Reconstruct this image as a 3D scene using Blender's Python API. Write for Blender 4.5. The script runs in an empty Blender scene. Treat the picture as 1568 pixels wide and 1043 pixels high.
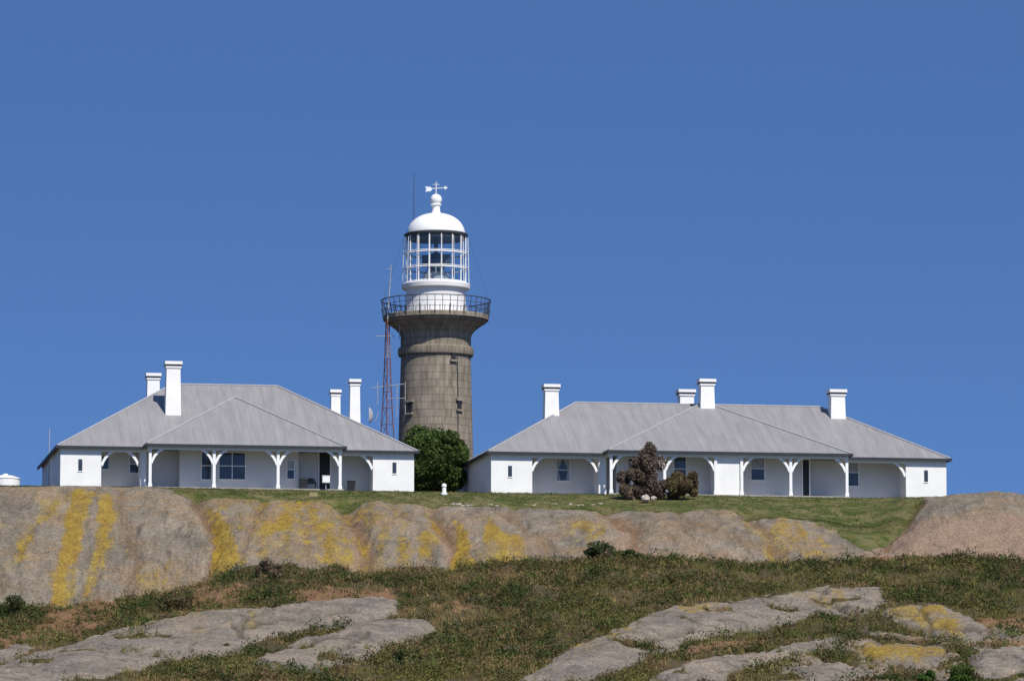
import bpy, math, random
import numpy as np
from mathutils import Vector, Matrix
random.seed(7); RNG=np.random.default_rng(11)
S=bpy.context.scene
S.view_settings.view_transform='Standard'; S.view_settings.look='None'; S.view_settings.exposure=0
# ------------------------------------------------------------ camera
CAM=Vector((0,-350,-28)); TGT=Vector((0,0,11.925))
fw=(TGT-CAM).normalized(); rt=Vector((1,0,0)); up=rt.cross(fw).normalized()
F=20*(TGT-CAM).length
cd=bpy.data.cameras.new("camera"); cam=bpy.data.objects.new("camera",cd); S.collection.objects.link(cam)
cam.matrix_world=Matrix((( rt.x,up.x,-fw.x,CAM.x),(rt.y,up.y,-fw.y,CAM.y),(rt.z,up.z,-fw.z,CAM.z),(0,0,0,1)))
cd.sensor_width=36; cd.lens=36*F/1568; cd.clip_start=1; cd.clip_end=30000
S.camera=cam
def ray(px,py): return fw+rt*((px-784)/F)+up*((521.5-py)/F)
def atY(px,py,Y):
    d=ray(px,py); return CAM+d*((Y-CAM.y)/d.y)
def projN(x,y,z):
    dx=x-CAM.x; dy=y-CAM.y; dz=z-CAM.z
    dep=dy*fw.y+dz*fw.z
    return 784+F*dx/dep, 521.5-F*(dy*up.y+dz*up.z)/dep
def zfor(py,Y):   # height seen at photo row py for depth Y (arrays)
    a=fw.y+up.y*(521.5-py)/F; b=fw.z+up.z*(521.5-py)/F
    return CAM.z+b/a*(Y-CAM.y)
# ------------------------------------------------------------ materials
def mat(name,col=(.8,.8,.8),rough=.6,metal=0,var=0,scale=3,spec=.3,bump=0):
    m=bpy.data.materials.new(name); m.use_nodes=True; nt=m.node_tree; b=nt.nodes["Principled BSDF"]
    b.inputs["Roughness"].default_value=rough; b.inputs["Metallic"].default_value=metal
    b.inputs["Specular IOR Level"].default_value=spec
    if var>0:
        tc=nt.nodes.new("ShaderNodeTexCoord"); n=nt.nodes.new("ShaderNodeTexNoise"); n.inputs["Scale"].default_value=scale; n.inputs["Detail"].default_value=6
        r=nt.nodes.new("ShaderNodeValToRGB"); nt.links.new(tc.outputs["Object"],n.inputs["Vector"]); nt.links.new(n.outputs["Fac"],r.inputs["Fac"])
        r.color_ramp.elements[0].position=.3; r.color_ramp.elements[1].position=.7
        r.color_ramp.elements[0].color=(*[c*(1-var) for c in col],1); r.color_ramp.elements[1].color=(*[min(1,c*(1+var)) for c in col],1)
        nt.links.new(r.outputs["Color"],b.inputs["Base Color"])
        if bump:
            bp=nt.nodes.new("ShaderNodeBump"); bp.inputs["Strength"].default_value=bump; bp.inputs["Distance"].default_value=.05
            nt.links.new(n.outputs["Fac"],bp.inputs["Height"]); nt.links.new(bp.outputs["Normal"],b.inputs["Normal"])
    else: b.inputs["Base Color"].default_value=(*col,1)
    return m
M_white=mat("white_painted_wall",(.80,.79,.77),.7,var=.05,scale=.8)
M_inner=mat("veranda_wall_shade_grey",(.63,.625,.61),.8,var=.07,scale=.7)  # wall white greyed in its base colour to deepen the veranda shade
M_trim=mat("white_trim",(.82,.82,.80),.5,var=.03,scale=2)
M_dark=mat("gutter_dark",(.03,.035,.045),.5,var=.2)
M_glass=mat("window_glass",(.035,.045,.06),.12,var=.5,scale=1.2,spec=.6)
M_curtain=mat("curtain",(.35,.38,.42),.8,var=.2,scale=4)
M_conc=mat("concrete_floor",(.34,.32,.29),.8,var=.1)
M_iron=mat("black_iron",(.05,.055,.06),.5,var=.2)
M_red=mat("rusty_mast_paint",(.16,.055,.03),.7,var=.3)
M_brass=mat("lens_dark",(.06,.07,.08),.2,var=.4,scale=2)
M_steel=mat("grey_steel",(.35,.36,.37),.5,var=.15)
M_door=mat("door_dark",(.02,.022,.025),.5,var=.3)
def L(nt,a,b): nt.links.new(a,b)
# roof
def roofmat():
    m=bpy.data.materials.new("corrugated_roof"); m.use_nodes=True; nt=m.node_tree; N=nt.nodes; b=N["Principled BSDF"]
    uv=N.new("ShaderNodeUVMap"); sx=N.new("ShaderNodeSeparateXYZ"); L(nt,uv.outputs[0],sx.inputs[0])
    def line(out,period,w):
        d=N.new("ShaderNodeMath"); d.operation='DIVIDE'; d.inputs[1].default_value=period; L(nt,out,d.inputs[0])
        f=N.new("ShaderNodeMath"); f.operation='FRACT'; L(nt,d.outputs[0],f.inputs[0])
        c=N.new("ShaderNodeMath"); c.operation='LESS_THAN'; c.inputs[1].default_value=w; L(nt,f.outputs[0],c.inputs[0]); return c.outputs[0]
    l1=line(sx.outputs[0],.78,.13); l2=line(sx.outputs[1],2.9,.03)
    mp=N.new("ShaderNodeMapping"); mp.inputs["Scale"].default_value=(1.6,.25,1); L(nt,uv.outputs[0],mp.inputs[0])
    n=N.new("ShaderNodeTexNoise"); n.inputs["Scale"].default_value=1.0; n.inputs["Detail"].default_value=8; n.inputs["Roughness"].default_value=.65; L(nt,mp.outputs[0],n.inputs["Vector"])
    r=N.new("ShaderNodeValToRGB"); r.color_ramp.elements[0].position=.3; r.color_ramp.elements[1].position=.72
    r.color_ramp.elements[0].color=(.205,.197,.197,1); r.color_ramp.elements[1].color=(.29,.278,.275,1); L(nt,n.outputs["Fac"],r.inputs["Fac"])
    a=N.new("ShaderNodeMath"); a.operation='MAXIMUM'; L(nt,l1,a.inputs[0]); L(nt,l2,a.inputs[1])
    s=N.new("ShaderNodeMath"); s.operation='MULTIPLY'; s.inputs[1].default_value=.22; L(nt,a.outputs[0],s.inputs[0])
    mx=N.new("ShaderNodeMixRGB"); mx.blend_type='MIX'; L(nt,s.outputs[0],mx.inputs[0]); L(nt,r.outputs[0],mx.inputs[1]); mx.inputs[2].default_value=(.15,.145,.15,1)
    L(nt,mx.outputs[0],b.inputs["Base Color"]); b.inputs["Roughness"].default_value=.6; b.inputs["Specular IOR Level"].default_value=.3
    return m
M_roof=roofmat(); M_ridge=mat("ridge_cap",(.33,.325,.33),.6,var=.1)
def stonemat():
    m=bpy.data.materials.new("granite_blocks"); m.use_nodes=True; nt=m.node_tree; N=nt.nodes; b=N["Principled BSDF"]
    uv=N.new("ShaderNodeUVMap"); br=N.new("ShaderNodeTexBrick"); L(nt,uv.outputs[0],br.inputs["Vector"])
    br.inputs["Color1"].default_value=(.255,.22,.175,1); br.inputs["Color2"].default_value=(.30,.26,.205,1); br.inputs["Mortar"].default_value=(.17,.145,.115,1)
    br.inputs["Scale"].default_value=1; br.inputs["Brick Width"].default_value=1.5; br.inputs["Row Height"].default_value=.62; br.inputs["Mortar Size"].default_value=.035; br.inputs["Mortar Smooth"].default_value=.3
    n=N.new("ShaderNodeTexNoise"); n.inputs["Scale"].default_value=1.4; n.inputs["Detail"].default_value=9; n.inputs["Roughness"].default_value=.7
    mp=N.new("ShaderNodeMapping"); mp.inputs["Scale"].default_value=(1.5,.3,1); L(nt,uv.outputs[0],mp.inputs[0]); L(nt,mp.outputs[0],n.inputs["Vector"])
    r=N.new("ShaderNodeValToRGB"); r.color_ramp.elements[0].position=.34; r.color_ramp.elements[0].color=(.52,.51,.49,1); r.color_ramp.elements[1].position=.62; r.color_ramp.elements[1].color=(1.1,1.08,1.05,1)
    L(nt,n.outputs["Fac"],r.inputs["Fac"]); mx=N.new("ShaderNodeMixRGB"); mx.blend_type='MULTIPLY'; mx.inputs[0].default_value=1; L(nt,br.outputs["Color"],mx.inputs[1]); L(nt,r.outputs[0],mx.inputs[2])
    L(nt,mx.outputs[0],b.inputs["Base Color"]); b.inputs["Roughness"].default_value=.9; b.inputs["Specular IOR Level"].default_value=.15
    return m
M_stone=stonemat()
def colmat(name,rough=.8,trans=.0):
    m=bpy.data.materials.new(name); m.use_nodes=True; nt=m.node_tree; b=nt.nodes["Principled BSDF"]
    a=nt.nodes.new("ShaderNodeVertexColor"); a.layer_name="Col"; L(nt,a.outputs[0],b.inputs["Base Color"])
    b.inputs["Roughness"].default_value=rough; b.inputs["Specular IOR Level"].default_value=.15
    if trans:
        t=nt.nodes.new("ShaderNodeBsdfTranslucent"); L(nt,a.outputs[0],t.inputs[0]); mx=nt.nodes.new("ShaderNodeMixShader"); mx.inputs[0].default_value=trans
        L(nt,b.outputs[0],mx.inputs[1]); L(nt,t.outputs[0],mx.inputs[2]); L(nt,mx.outputs[0],nt.nodes["Material Output"].inputs[0])
    return m
M_leaf=colmat("foliage",.75,.25); M_bark=mat("bark",(.14,.11,.085),.9,var=.3,scale=6,bump=.3)
# ------------------------------------------------------------ mesh builder
class MB:
    def __init__(s): s.v=[]; s.f=[]; s.uv=[]
    def add(s,vs,fs,uvs=None):
        o=len(s.v); s.v+= [tuple(x) for x in vs]; s.f+=[tuple(i+o for i in f) for f in fs]
        if uvs: s.uv+=uvs
    def box(s,x0,x1,y0,y1,z0,z1):
        s.add([(x0,y0,z0),(x1,y0,z0),(x1,y1,z0),(x0,y1,z0),(x0,y0,z1),(x1,y0,z1),(x1,y1,z1),(x0,y1,z1)],
              [(0,3,2,1),(4,5,6,7),(0,1,5,4),(1,2,6,5),(2,3,7,6),(3,0,4,7)])
    def frus(s,cx,cy,z0,z1,a0,b0,a1,b1):
        s.add([(cx-a0,cy-b0,z0),(cx+a0,cy-b0,z0),(cx+a0,cy+b0,z0),(cx-a0,cy+b0,z0),(cx-a1,cy-b1,z1),(cx+a1,cy-b1,z1),(cx+a1,cy+b1,z1),(cx-a1,cy+b1,z1)],
              [(0,3,2,1),(4,5,6,7),(0,1,5,4),(1,2,6,5),(2,3,7,6),(3,0,4,7)])
    def beam(s,p,q,r,r2=None,n=6):
        p=Vector(p);q=Vector(q);d=(q-p).normalized(); a=d.orthogonal().normalized(); b=d.cross(a); r2=r if r2 is None else r2
        vs=[p+(a*math.cos(t)+b*math.sin(t))*r for t in [i*2*math.pi/n for i in range(n)]]+[q+(a*math.cos(t)+b*math.sin(t))*r2 for t in [i*2*math.pi/n for i in range(n)]]
        fs=[(i,(i+1)%n,n+(i+1)%n,n+i) for i in range(n)]+[tuple(range(n-1,-1,-1)),tuple(range(n,2*n))]
        s.add(vs,fs)
    def lathe(s,c,prof,n=64,cap=True):
        vs=[];fs=[];uv=[]
        for (r,z) in prof:
            for i in range(n):
                t=2*math.pi*i/n; vs.append((c[0]+r*math.cos(t),c[1]+r*math.sin(t),c[2]+z))
        R=prof[0][0]
        l=0; ls=[0]
        for k in range(1,len(prof)): l+=math.hypot(prof[k][0]-prof[k-1][0],prof[k][1]-prof[k-1][1]); ls.append(l)
        for k in range(len(prof)-1):
            for i in range(n):
                j=(i+1)%n; fs.append((k*n+i,k*n+j,(k+1)*n+j,(k+1)*n+i))
                u0=2*math.pi*i/n*R;u1=2*math.pi*(i+1)/n*R
                uv+=[(u0,ls[k]),(u1,ls[k]),(u1,ls[k+1]),(u0,ls[k+1])]
        if cap:
            fs.append(tuple(range(n-1,-1,-1))); uv+=[(0,0)]*n
            k=len(prof)-1; fs.append(tuple(k*n+i for i in range(n))); uv+=[(0,0)]*n
        s.add(vs,fs,uv)
    def torus(s,c,R,r,n=64,m=6):
        vs=[];fs=[]
        for i in range(n):
            t=2*math.pi*i/n
            for j in range(m):
                q=2*math.pi*j/m; rr=R+r*math.cos(q); vs.append((c[0]+rr*math.cos(t),c[1]+rr*math.sin(t),c[2]+r*math.sin(q)))
        for i in range(n):
            for j in range(m):
                a=i;b=(i+1)%n;k=(j+1)%m; fs.append((a*m+j,b*m+j,b*m+k,a*m+k))
        s.add(vs,fs)
    def obj(s,name,m,parent=None,smooth=False,uv=False):
        me=bpy.data.meshes.new(name); me.from_pydata(s.v,[],s.f); 
        if uv and s.uv:
            l=me.uv_layers.new(name="UVMap"); l.data.foreach_set("uv",np.array(s.uv,dtype=np.float32).ravel())
        me.materials.append(m); me.update()
        if smooth:
            me.polygons.foreach_set("use_smooth",[True]*len(me.polygons))
            try: me.set_sharp_from_angle(angle=math.radians(35))
            except Exception: pass
        o=bpy.data.objects.new(name,me); S.collection.objects.link(o)
        if parent: o.parent=parent
        return o
def empty(name,loc=(0,0,0),rz=0):
    e=bpy.data.objects.new(name,None); e.location=loc; e.rotation_euler=(0,0,rz); e.empty_display_size=.5; S.collection.objects.link(e); return e
# ------------------------------------------------------------ noise
def hsh(ix,iy,s):
    h=np.sin(ix*127.1+iy*311.7+s*74.7)*43758.5453; return h-np.floor(h)
def vn(x,y,s=0):
    ix=np.floor(x);iy=np.floor(y);fx=x-ix;fy=y-iy;fx=fx*fx*(3-2*fx);fy=fy*fy*(3-2*fy)
    return (hsh(ix,iy,s)*(1-fx)+hsh(ix+1,iy,s)*fx)*(1-fy)+(hsh(ix,iy+1,s)*(1-fx)+hsh(ix+1,iy+1,s)*fx)*fy
def fbm(x,y,o=4,s=0):
    t=0;a=.5;n=0
    for k in range(o): t=t+a*vn(x*2**k+k*17.3,y*2**k-k*9.1,s+k);n+=a;a*=.5
    return t/n*2-1
def sstep(a,b,x): t=np.clip((x-a)/(b-a),0,1); return t*t*(3-2*t)
def polysd(P,X,Y):
    n=len(P); ins=np.zeros(X.shape,bool); d=np.full(X.shape,1e9)
    for i in range(n):
        x0,y0=P[i];x1,y1=P[(i+1)%n]
        if y0!=y1:
            c=((y0>Y)!=(y1>Y))&(X<(x1-x0)*(Y-y0)/(y1-y0)+x0); ins^=c
        ex,ey=x1-x0,y1-y0; t=np.clip(((X-x0)*ex+(Y-y0)*ey)/(ex*ex+ey*ey),0,1)
        d=np.minimum(d,np.hypot(X-x0-t*ex,Y-y0-t*ey))
    return np.where(ins,d,-d)
def lined(P,X,Y):
    d=np.full(X.shape,1e9)
    for i in range(len(P)-1):
        x0,y0=P[i];x1,y1=P[i+1]; ex,ey=x1-x0,y1-y0; t=np.clip(((X-x0)*ex+(Y-y0)*ey)/(ex*ex+ey*ey),0,1)
        d=np.minimum(d,np.hypot(X-x0-t*ex,Y-y0-t*ey))
    return d
# ------------------------------------------------------------ terrain
TH=math.radians(10); XL=atY(92,748,0).x; ZG=.6
xs=np.concatenate([-46-np.geomspace(260,.4,40),np.arange(-46,46.01,.15),46+np.geomspace(.4,260,40)])
crest_px=[-200,0,100,200,250,300,400,480,540,580,640,700,800,900,1000,1100,1200,1260,1300,1340,1380,1410,1460,1520,1568,1800]
crest_py=[756,752,749,748,754,762,768,775,778,769,774,777,780,784,787,786,793,797,806,806,790,772,763,761,763,770]
foot_px=[-200,0,100,200,300,370,450,600,700,850,920,1000,1200,1300,1400,1568,1800]
foot_py=[940,932,936,921,896,878,867,870,868,857,852,856,862,860,856,860,866]
Yc,Yf,Yb=-9.0,-25.0,-76.0
def pxat(Y): return 784+xs*F/np.hypot(Y+350,28+0*Y)   # approx
yfront=np.clip((xs-XL)*math.tan(TH),-2,14)
k_Y=[np.full_like(xs,900.),np.full_like(xs,300.),np.full_like(xs,110.),np.full_like(xs,60.),yfront-2.6,np.full_like(xs,Yc)+.9*np.sin(xs*.35),
     np.full_like(xs,Yf),np.full_like(xs,Yb),np.full_like(xs,-115.),np.full_like(xs,-170.),np.full_like(xs,-420.)]
zc=zfor(np.interp(pxat(Yc),crest_px,crest_py),k_Y[5]); zf=zfor(np.interp(pxat(Yf),foot_px,foot_py),k_Y[6]); zb=zfor(1052+0*xs,k_Y[7])
ZB=np.full_like(xs,.5)
k_Z=[xs*0-45,xs*0-36,xs*0-6,xs*0+.3,ZB,zc,zf,zb,xs*0-23,xs*0-33,xs*0-45]
segs=[6,10,8,24,70,150,300,30,14,8]
RY=[];RZ=[];SEG=[]
for k,n in enumerate(segs):
    for i in range(n):
        t=i/n; y=k_Y[k]*(1-t)+k_Y[k+1]*t
        if k==5: g=.28*t+.72*t**2.2
        elif k==4: g=t**1.35
        else: g=t
        RY.append(y); RZ.append(k_Z[k]*(1-g)+k_Z[k+1]*g); SEG.append(k+t)
RY.append(k_Y[-1]);RZ.append(k_Z[-1]);SEG.append(10.)
TY=np.array(RY);TZ=np.array(RZ);TX=np.broadcast_to(xs,TY.shape).copy();SG=np.broadcast_to(np.array(SEG)[:,None],TY.shape)
PX,PY=projN(TX,TY,TZ)
vis=(SG>4)&(SG<7.6)
wx=PX+11*fbm(TX*.3,TY*.3,4,3)+5*fbm(TX*1.3,TY*1.3,3,9); wy=PY+6*fbm(TX*.3+40,TY*.3,4,5)+3*fbm(TX*1.3+40,TY*1.3,3,8)
def pm(P,w=4,w2=None): return sstep(-w,w if w2 is None else w2,polysd(P,wx,wy))*vis
# masks -----------------------------------
rock=sstep(4.93,5.03,SG+.05*fbm(TX*.5,TY*.5,4,21))*(1-sstep(5.97,6.03,SG+.05*fbm(TX*.5,TY*.5,4,22)))
rock=np.maximum(rock, (SG>4.5)*(SG<5.5)*sstep(275,255,PX))
rock=np.maximum(rock, (SG>4.3)*(SG<5.5)*sstep(1400,1425,PX+.0*PY))
tongue=pm([(1080,765),(1420,750),(1412,775),(1392,795),(1370,822),(1335,842),(1308,834),(1285,812),(1235,797),(1160,793),(1090,784)])
soil_t=pm([(1405,768),(1425,775),(1400,815),(1368,832),(1378,862),(1320,862),(1300,838),(1340,842),(1380,815)])
rock*=1-tongue; 
slabs=[[(-30,1040),(60,1002),(160,976),(300,942),(440,932),(570,920),(612,922),(606,944),(540,962),(450,972),(392,982),(360,1002),(250,1022),(140,1050),(-30,1060)],
 [(380,1028),(420,1000),(500,977),(560,958),(650,955),(668,965),(640,985),(590,1000),(560,1022),(470,1036)],
 [(790,1050),(850,1012),(960,962),(1030,936),(1150,921),(1270,902),(1335,918),(1345,938),(1240,948),(1150,968),(1050,986),(1000,1008),(900,1050)],
 [(980,1050),(1060,1018),(1180,1002),(1290,975),(1250,1002),(1140,1030),(1110,1052)],
 [(1350,938),(1440,932),(1505,962),(1510,985),(1450,988),(1390,965)],
 [(1300,1000),(1370,992),(1455,995),(1440,1022),(1350,1026)],[(1290,905),(1345,905),(1360,930),(1330,930)],
 [(1480,1010),(1568,990),(1600,1030),(1500,1046)],[(1200,1030),(1290,1018),(1330,1040),(1240,1052)],[(-20,1012),(30,990),(52,996),(10,1022)]]
slab=np.zeros_like(TX); slabH=np.zeros_like(TX)
for k,P in enumerate(slabs):
    slab=np.maximum(slab,pm(P,3)); slabH=np.maximum(slabH,.5*pm(P,2,6)+.7*pm(P,0.01,30))
vegp=sstep(.44,.54,fbm(TX*.28,TY*.5,4,37)+.2*fbm(TX*1.4,TY*1.4,3,38))*slab   # soil pockets on the slabs
slab=slab*(1-.95*vegp)
rock2=np.maximum(rock,slab)
rub=pm([(1220,985),(1330,960),(1430,985),(1600,950),(1600,1060),(1180,1060)],14)*sstep(.0,.2,fbm(TX*.55,TY*.55,4,31))
rock2=np.maximum(rock2,rub*.95*(1-slab))
# lichen
lich=[([(118,755),(144,755),(126,845),(104,935),(74,935),(95,840)],1.15),([(156,762),(177,762),(172,830),(148,905),(126,915),(146,840)],1.0),
 ([(312,762),(340,785),(372,850),(350,885),(325,880),(330,830)],1.),([(425,772),(520,782),(545,850),(520,882),(503,862),(470,800),(405,842),(375,855)],.75),
 ([(655,778),(682,800),(655,850),(628,862)],.8),([(700,800),(722,820),(735,866),(690,866)],1.05),([(735,795),(790,812),(825,862),(735,860)],.9),([(850,785),(925,802),(925,830),(885,842)],.62),
 ([(60,765),(110,765),(90,800),(60,815)],.6),([(575,820),(640,830),(620,868),(570,868)],.6),([(1120,790),(1180,820),(1200,862),(1180,862),(1150,825),(1100,800)],.6),([(430,765),(480,770),(470,790),(420,785)],.6),
 ([(1360,940),(1440,935),(1480,975),(1460,985),(1400,965)],.9),([(1310,1000),(1455,995),(1435,1018),(1330,1022)],.9),([(1040,935),(1110,925),(1100,950),(1050,960)],.6),([(210,850),(300,850),(280,890),(215,915)],.5),([(1200,915),(1290,905),(1300,935),(1230,935)],.45),
 ([(0,800),(60,810),(50,880),(0,880)],.45),([(320,760),(620,765),(630,860),(330,870)],.48),([(1180,790),(1260,800),(1280,860),(1190,860)],.5),([(900,960),(1000,950),(960,1000),(880,1020)],.42),([(250,945),(420,935),(400,975),(260,1000)],.35)]
LI=np.zeros_like(TX)
for P,a in lich: LI=np.maximum(LI,a*pm(P,9,8))
LI=LI*(.74+.5*fbm(TX*.8,TY*.3,4,41))
creases=[([(300,760),(322,800),(335,840),(322,885)],12,.4),([(522,778),(548,802),(562,840),(552,875)],18,.5),([(662,785),(688,812),(702,835),(690,865)],14,.38),
 ([(925,788),(972,815),(985,852)],14,.32),([(1140,790),(1180,822),(1200,862)],12,.32),([(1398,772),(1386,806),(1360,832)],12,.4),([(402,770),(378,830),(368,862)],11,.22),
 ([(182,750),(186,800),(215,860),(205,910)],16,.2),([(470,800),(480,865)],12,.15),([(600,775),(640,800),(655,860)],9,.15),([(780,785),(830,820),(850,858)],9,.18),([(1040,790),(1080,815),(1150,835)],8,.15)]
disp=np.zeros_like(TX); pink=np.zeros_like(TX); stain=np.zeros_like(TX)
seg5=(SG>4.7)&(SG<6.1)
for P,w,a in creases:
    d=lined(P,wx,wy); disp-=seg5*a*1.4*np.exp(-(d/w)**2); stain=np.maximum(stain,seg5*min(1,a*2.8)*np.exp(-((d-2)/(w*.45))**2))
for P in [[(520,778),(560,788),(580,872),(533,872),(545,830)],[(668,795),(705,800),(712,840),(690,862),(672,835)],[(925,790),(970,800),(1000,850),(965,850)],[(1400,800),(1600,790),(1600,870),(1300,868),(1330,842)]]:
    pink=np.maximum(pink,pm(P,10)*seg5)
dirt=np.maximum(soil_t,0)
for P in [[(440,905),(600,905),(610,922),(560,925),(440,930)],[(60,925),(190,915),(170,965),(40,990)],[(300,895),(400,900),(360,935),(260,945)],[(0,975),(60,965),(40,1000),(0,1010)],[(1000,1000),(1080,985),(1180,975),(1150,1000)],[(800,870),(850,872),(830,888)],[(1420,950),(1600,940),(1600,1000),(1480,1000)],[(640,925),(760,930),(700,945)]]:
    dirt=np.maximum(dirt,.8*pm(P,12)*(1-slab))
# geometry displacement
near=(np.abs(TX)<60)*(SG>4.4)*(SG<8)
disp+=near*rock*( .65*fbm(TX*.12,TY*.12,3,51)+.32*fbm(TX*.4,TY*.5,3,58)+.10*fbm(TX*1.2,TY*1.2,4,52))*sstep(4.8,5.3,SG)
# exfoliation ledges on the granite
lg=fbm(TX*.18,TY*.22,3,91)*4+ (TZ*.55); stp=(lg-np.floor(lg)); disp+=near*rock*seg5*.2*sstep(.0,.12,stp)*(1-stp)
disp+=vis*slabH*(.62+.3*fbm(TX*.3,TY*.3,3,55))+slab*vis*.09*fbm(TX*1.3,TY*1.3,4,56)+rub*.45*(1-slab)
lg2=fbm(TX*.15+7,TY*.2,3,92)*3+TY*.2; st2=lg2-np.floor(lg2); disp+=slab*vis*.15*sstep(.0,.12,st2)*(1-st2)
crk=slab*vis*np.exp(-((st2-.03)/.03)**2)*.8
veg=near*(1-rock2)*sstep(5.9,6.1,SG)
disp+=veg*(.5*fbm(TX*.22,TY*.22,4,61)+.4*np.abs(fbm(TX*.8,TY*.8,3,62)))
disp+=near*(1-rock2)*(SG<6)*.05*fbm(TX*.8,TY*.8,3,63)*sstep(4.02,4.3,SG)
for P in [[(360,975),(430,960),(545,948)],[(420,1010),(520,985),(545,975)],[(1080,985),(1180,960),(1240,955)],[(960,1000),(1060,975)],[(470,1036),(560,990)],[(1270,905),(1250,930),(1330,945)],[(1410,935),(1430,985)],[(1350,965),(1500,975)],[(370,985),(378,960),(430,935)]]:
    d=lined(P,wx,wy); disp-=vis*slab*.4*np.exp(-(d/3)**2); crk=np.maximum(crk,vis*slab*np.exp(-(d/2.5)**2))
TZ=TZ+disp
lawn=(SG>3.9)*(SG<5.1)*(1-rock)*1.0; lawn=np.maximum(lawn,tongue)
R,C=TX.shape
co=np.stack([TX,TY,TZ],-1).reshape(-1,3).astype(np.float32)
ii=np.arange(R*C).reshape(R,C)
q=np.stack([ii[:-1,:-1],ii[1:,:-1],ii[1:,1:],ii[:-1,1:]],-1).reshape(-1,4)
def fastmesh(name,co,faces,mats,cols=None,smooth=False):
    k=faces.shape[1]; me=bpy.data.meshes.new(name); me.vertices.add(len(co)); me.vertices.foreach_set("co",co.astype(np.float32).ravel())
    me.loops.add(faces.size); me.loops.foreach_set("vertex_index",faces.astype(np.int32).ravel())
    me.polygons.add(len(faces)); me.polygons.foreach_set("loop_start",np.arange(0,faces.size,k,dtype=np.int32))
    me.update(calc_edges=True)
    if smooth: me.polygons.foreach_set("use_smooth",np.ones(len(faces),bool))
    for nm,c in (cols or {}).items():
        a=me.color_attributes.new(nm,'FLOAT_COLOR','POINT'); a.data.foreach_set("color",c.astype(np.float32).ravel())
    for m in mats: me.materials.append(m)
    me.validate(); o=bpy.data.objects.new(name,me); S.collection.objects.link(o); return o
def groundmat():
    m=bpy.data.materials.new("island_ground"); m.use_nodes=True; nt=m.node_tree; N=nt.nodes; b=N["Principled BSDF"]
    def attr(n):
        a=N.new("ShaderNodeVertexColor"); a.layer_name=n; s=N.new("ShaderNodeSeparateColor"); L(nt,a.outputs[0],s.inputs[0]); return s
    A=attr("MA");B=attr("MB"); tc=N.new("ShaderNodeTexCoord")
    def noise(sc,det=6,ro=.6,scale=(1,1,1),rot=(0,0,0)):
        mp=N.new("ShaderNodeMapping"); mp.inputs["Scale"].default_value=scale; mp.inputs["Rotation"].default_value=rot; L(nt,tc.outputs["Object"],mp.inputs[0])
        n=N.new("ShaderNodeTexNoise"); n.inputs["Scale"].default_value=sc; n.inputs["Detail"].default_value=det; n.inputs["Roughness"].default_value=ro; L(nt,mp.outputs[0],n.inputs["Vector"]); return n.outputs["Fac"]
    def ramp(f,p0,c0,p1,c1):
        r=N.new("ShaderNodeValToRGB"); e=r.color_ramp.elements; e[0].position=p0;e[0].color=(*c0,1);e[1].position=p1;e[1].color=(*c1,1); L(nt,f,r.inputs[0]); return r.outputs[0]
    def mix(f,a,bb,mode='MIX'):
        x=N.new("ShaderNodeMixRGB"); x.blend_type=mode
        for i,v in enumerate((f,a,bb)):
            if isinstance(v,(int,float)): x.inputs[i].default_value=v
            elif isinstance(v,tuple): x.inputs[i].default_value=(*v,1)
            else: L(nt,v,x.inputs[i])
        return x.outputs[0]
    def math_(op,a,bb=0):
        x=N.new("ShaderNodeMath"); x.operation=op
        for i,v in enumerate((a,bb)):
            if isinstance(v,(int,float)): x.inputs[i].default_value=v
            else: L(nt,v,x.inputs[i])
        return x.outputs[0]
    def sharp(mask,n,k=.35,w=.12):   # mask edge broken by noise
        s=math_('ADD',mask,math_('MULTIPLY',math_('SUBTRACT',n,.5),k*2)); r=N.new("ShaderNodeMapRange"); r.interpolation_type='SMOOTHSTEP'
        r.inputs[1].default_value=.5-w; r.inputs[2].default_value=.5+w; L(nt,s,r.inputs[0]); return r.outputs[0]
    nb=noise(.18,5); nm=noise(.9,8,.65); nf=noise(5,8,.7); ns=noise(1.1,7,.65,(1,.16,.3)); ns2=noise(.45,5,.6,(1,.2,.3)); nh=noise(.35,8,.7,(.6,1,1.6))
    c=ramp(nb,.36,(.19,.165,.13),.64,(.28,.23,.175))
    c=mix(math_('MULTIPLY',ramp(nh,.46,(0,0,0),.57,(1,1,1)),.65),c,(.30,.20,.11))
    c=mix(math_('MULTIPLY',ramp(ns2,.5,(0,0,0),.62,(1,1,1)),.6),c,(.16,.14,.115))
    c=mix(math_('MULTIPLY',ramp(ns,.5,(0,0,0),.66,(1,1,1)),.7),c,(.11,.095,.075))
    c=mix(math_('MULTIPLY',ramp(nm,.5,(0,0,0),.68,(1,1,1)),.55),c,(.35,.30,.225))
    c=mix(math_('MULTIPLY',B.outputs[0],.85),c,mix(nm,(.38,.25,.175),(.24,.18,.13)))       # pink bare rock
    c=mix(math_('MULTIPLY',B.outputs[2],.6),c,mix(ramp(nh,.42,(0,0,0),.58,(1,1,1)),(.19,.165,.14),(.32,.28,.235)))        # foreground slabs greyer
    c=mix(math_('MULTIPLY',B.outputs[1],.75),c,(.17,.10,.05))        # crease stains
    nl=math_('ADD',math_('MULTIPLY',ns,.4),math_('ADD',math_('MULTIPLY',nm,.3),math_('MULTIPLY',nf,.3)))
    lic=sharp(A.outputs[1],nl,1.9,.3)
    c=mix(math_('MULTIPLY',lic,.85),c,mix(ramp(nm,.4,(0,0,0),.62,(1,1,1)),(.27,.165,.025),(.36,.245,.03)))
    spk=ramp(nf,.36,(.60,.60,.60),.66,(1.15,1.15,1.15)); c=mix(1.,c,spk,'MULTIPLY')
    soil=mix(nm,(.15,.08,.04),(.25,.15,.085)); under=mix(nm,(.045,.04,.02),(.12,.092,.048))
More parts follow.
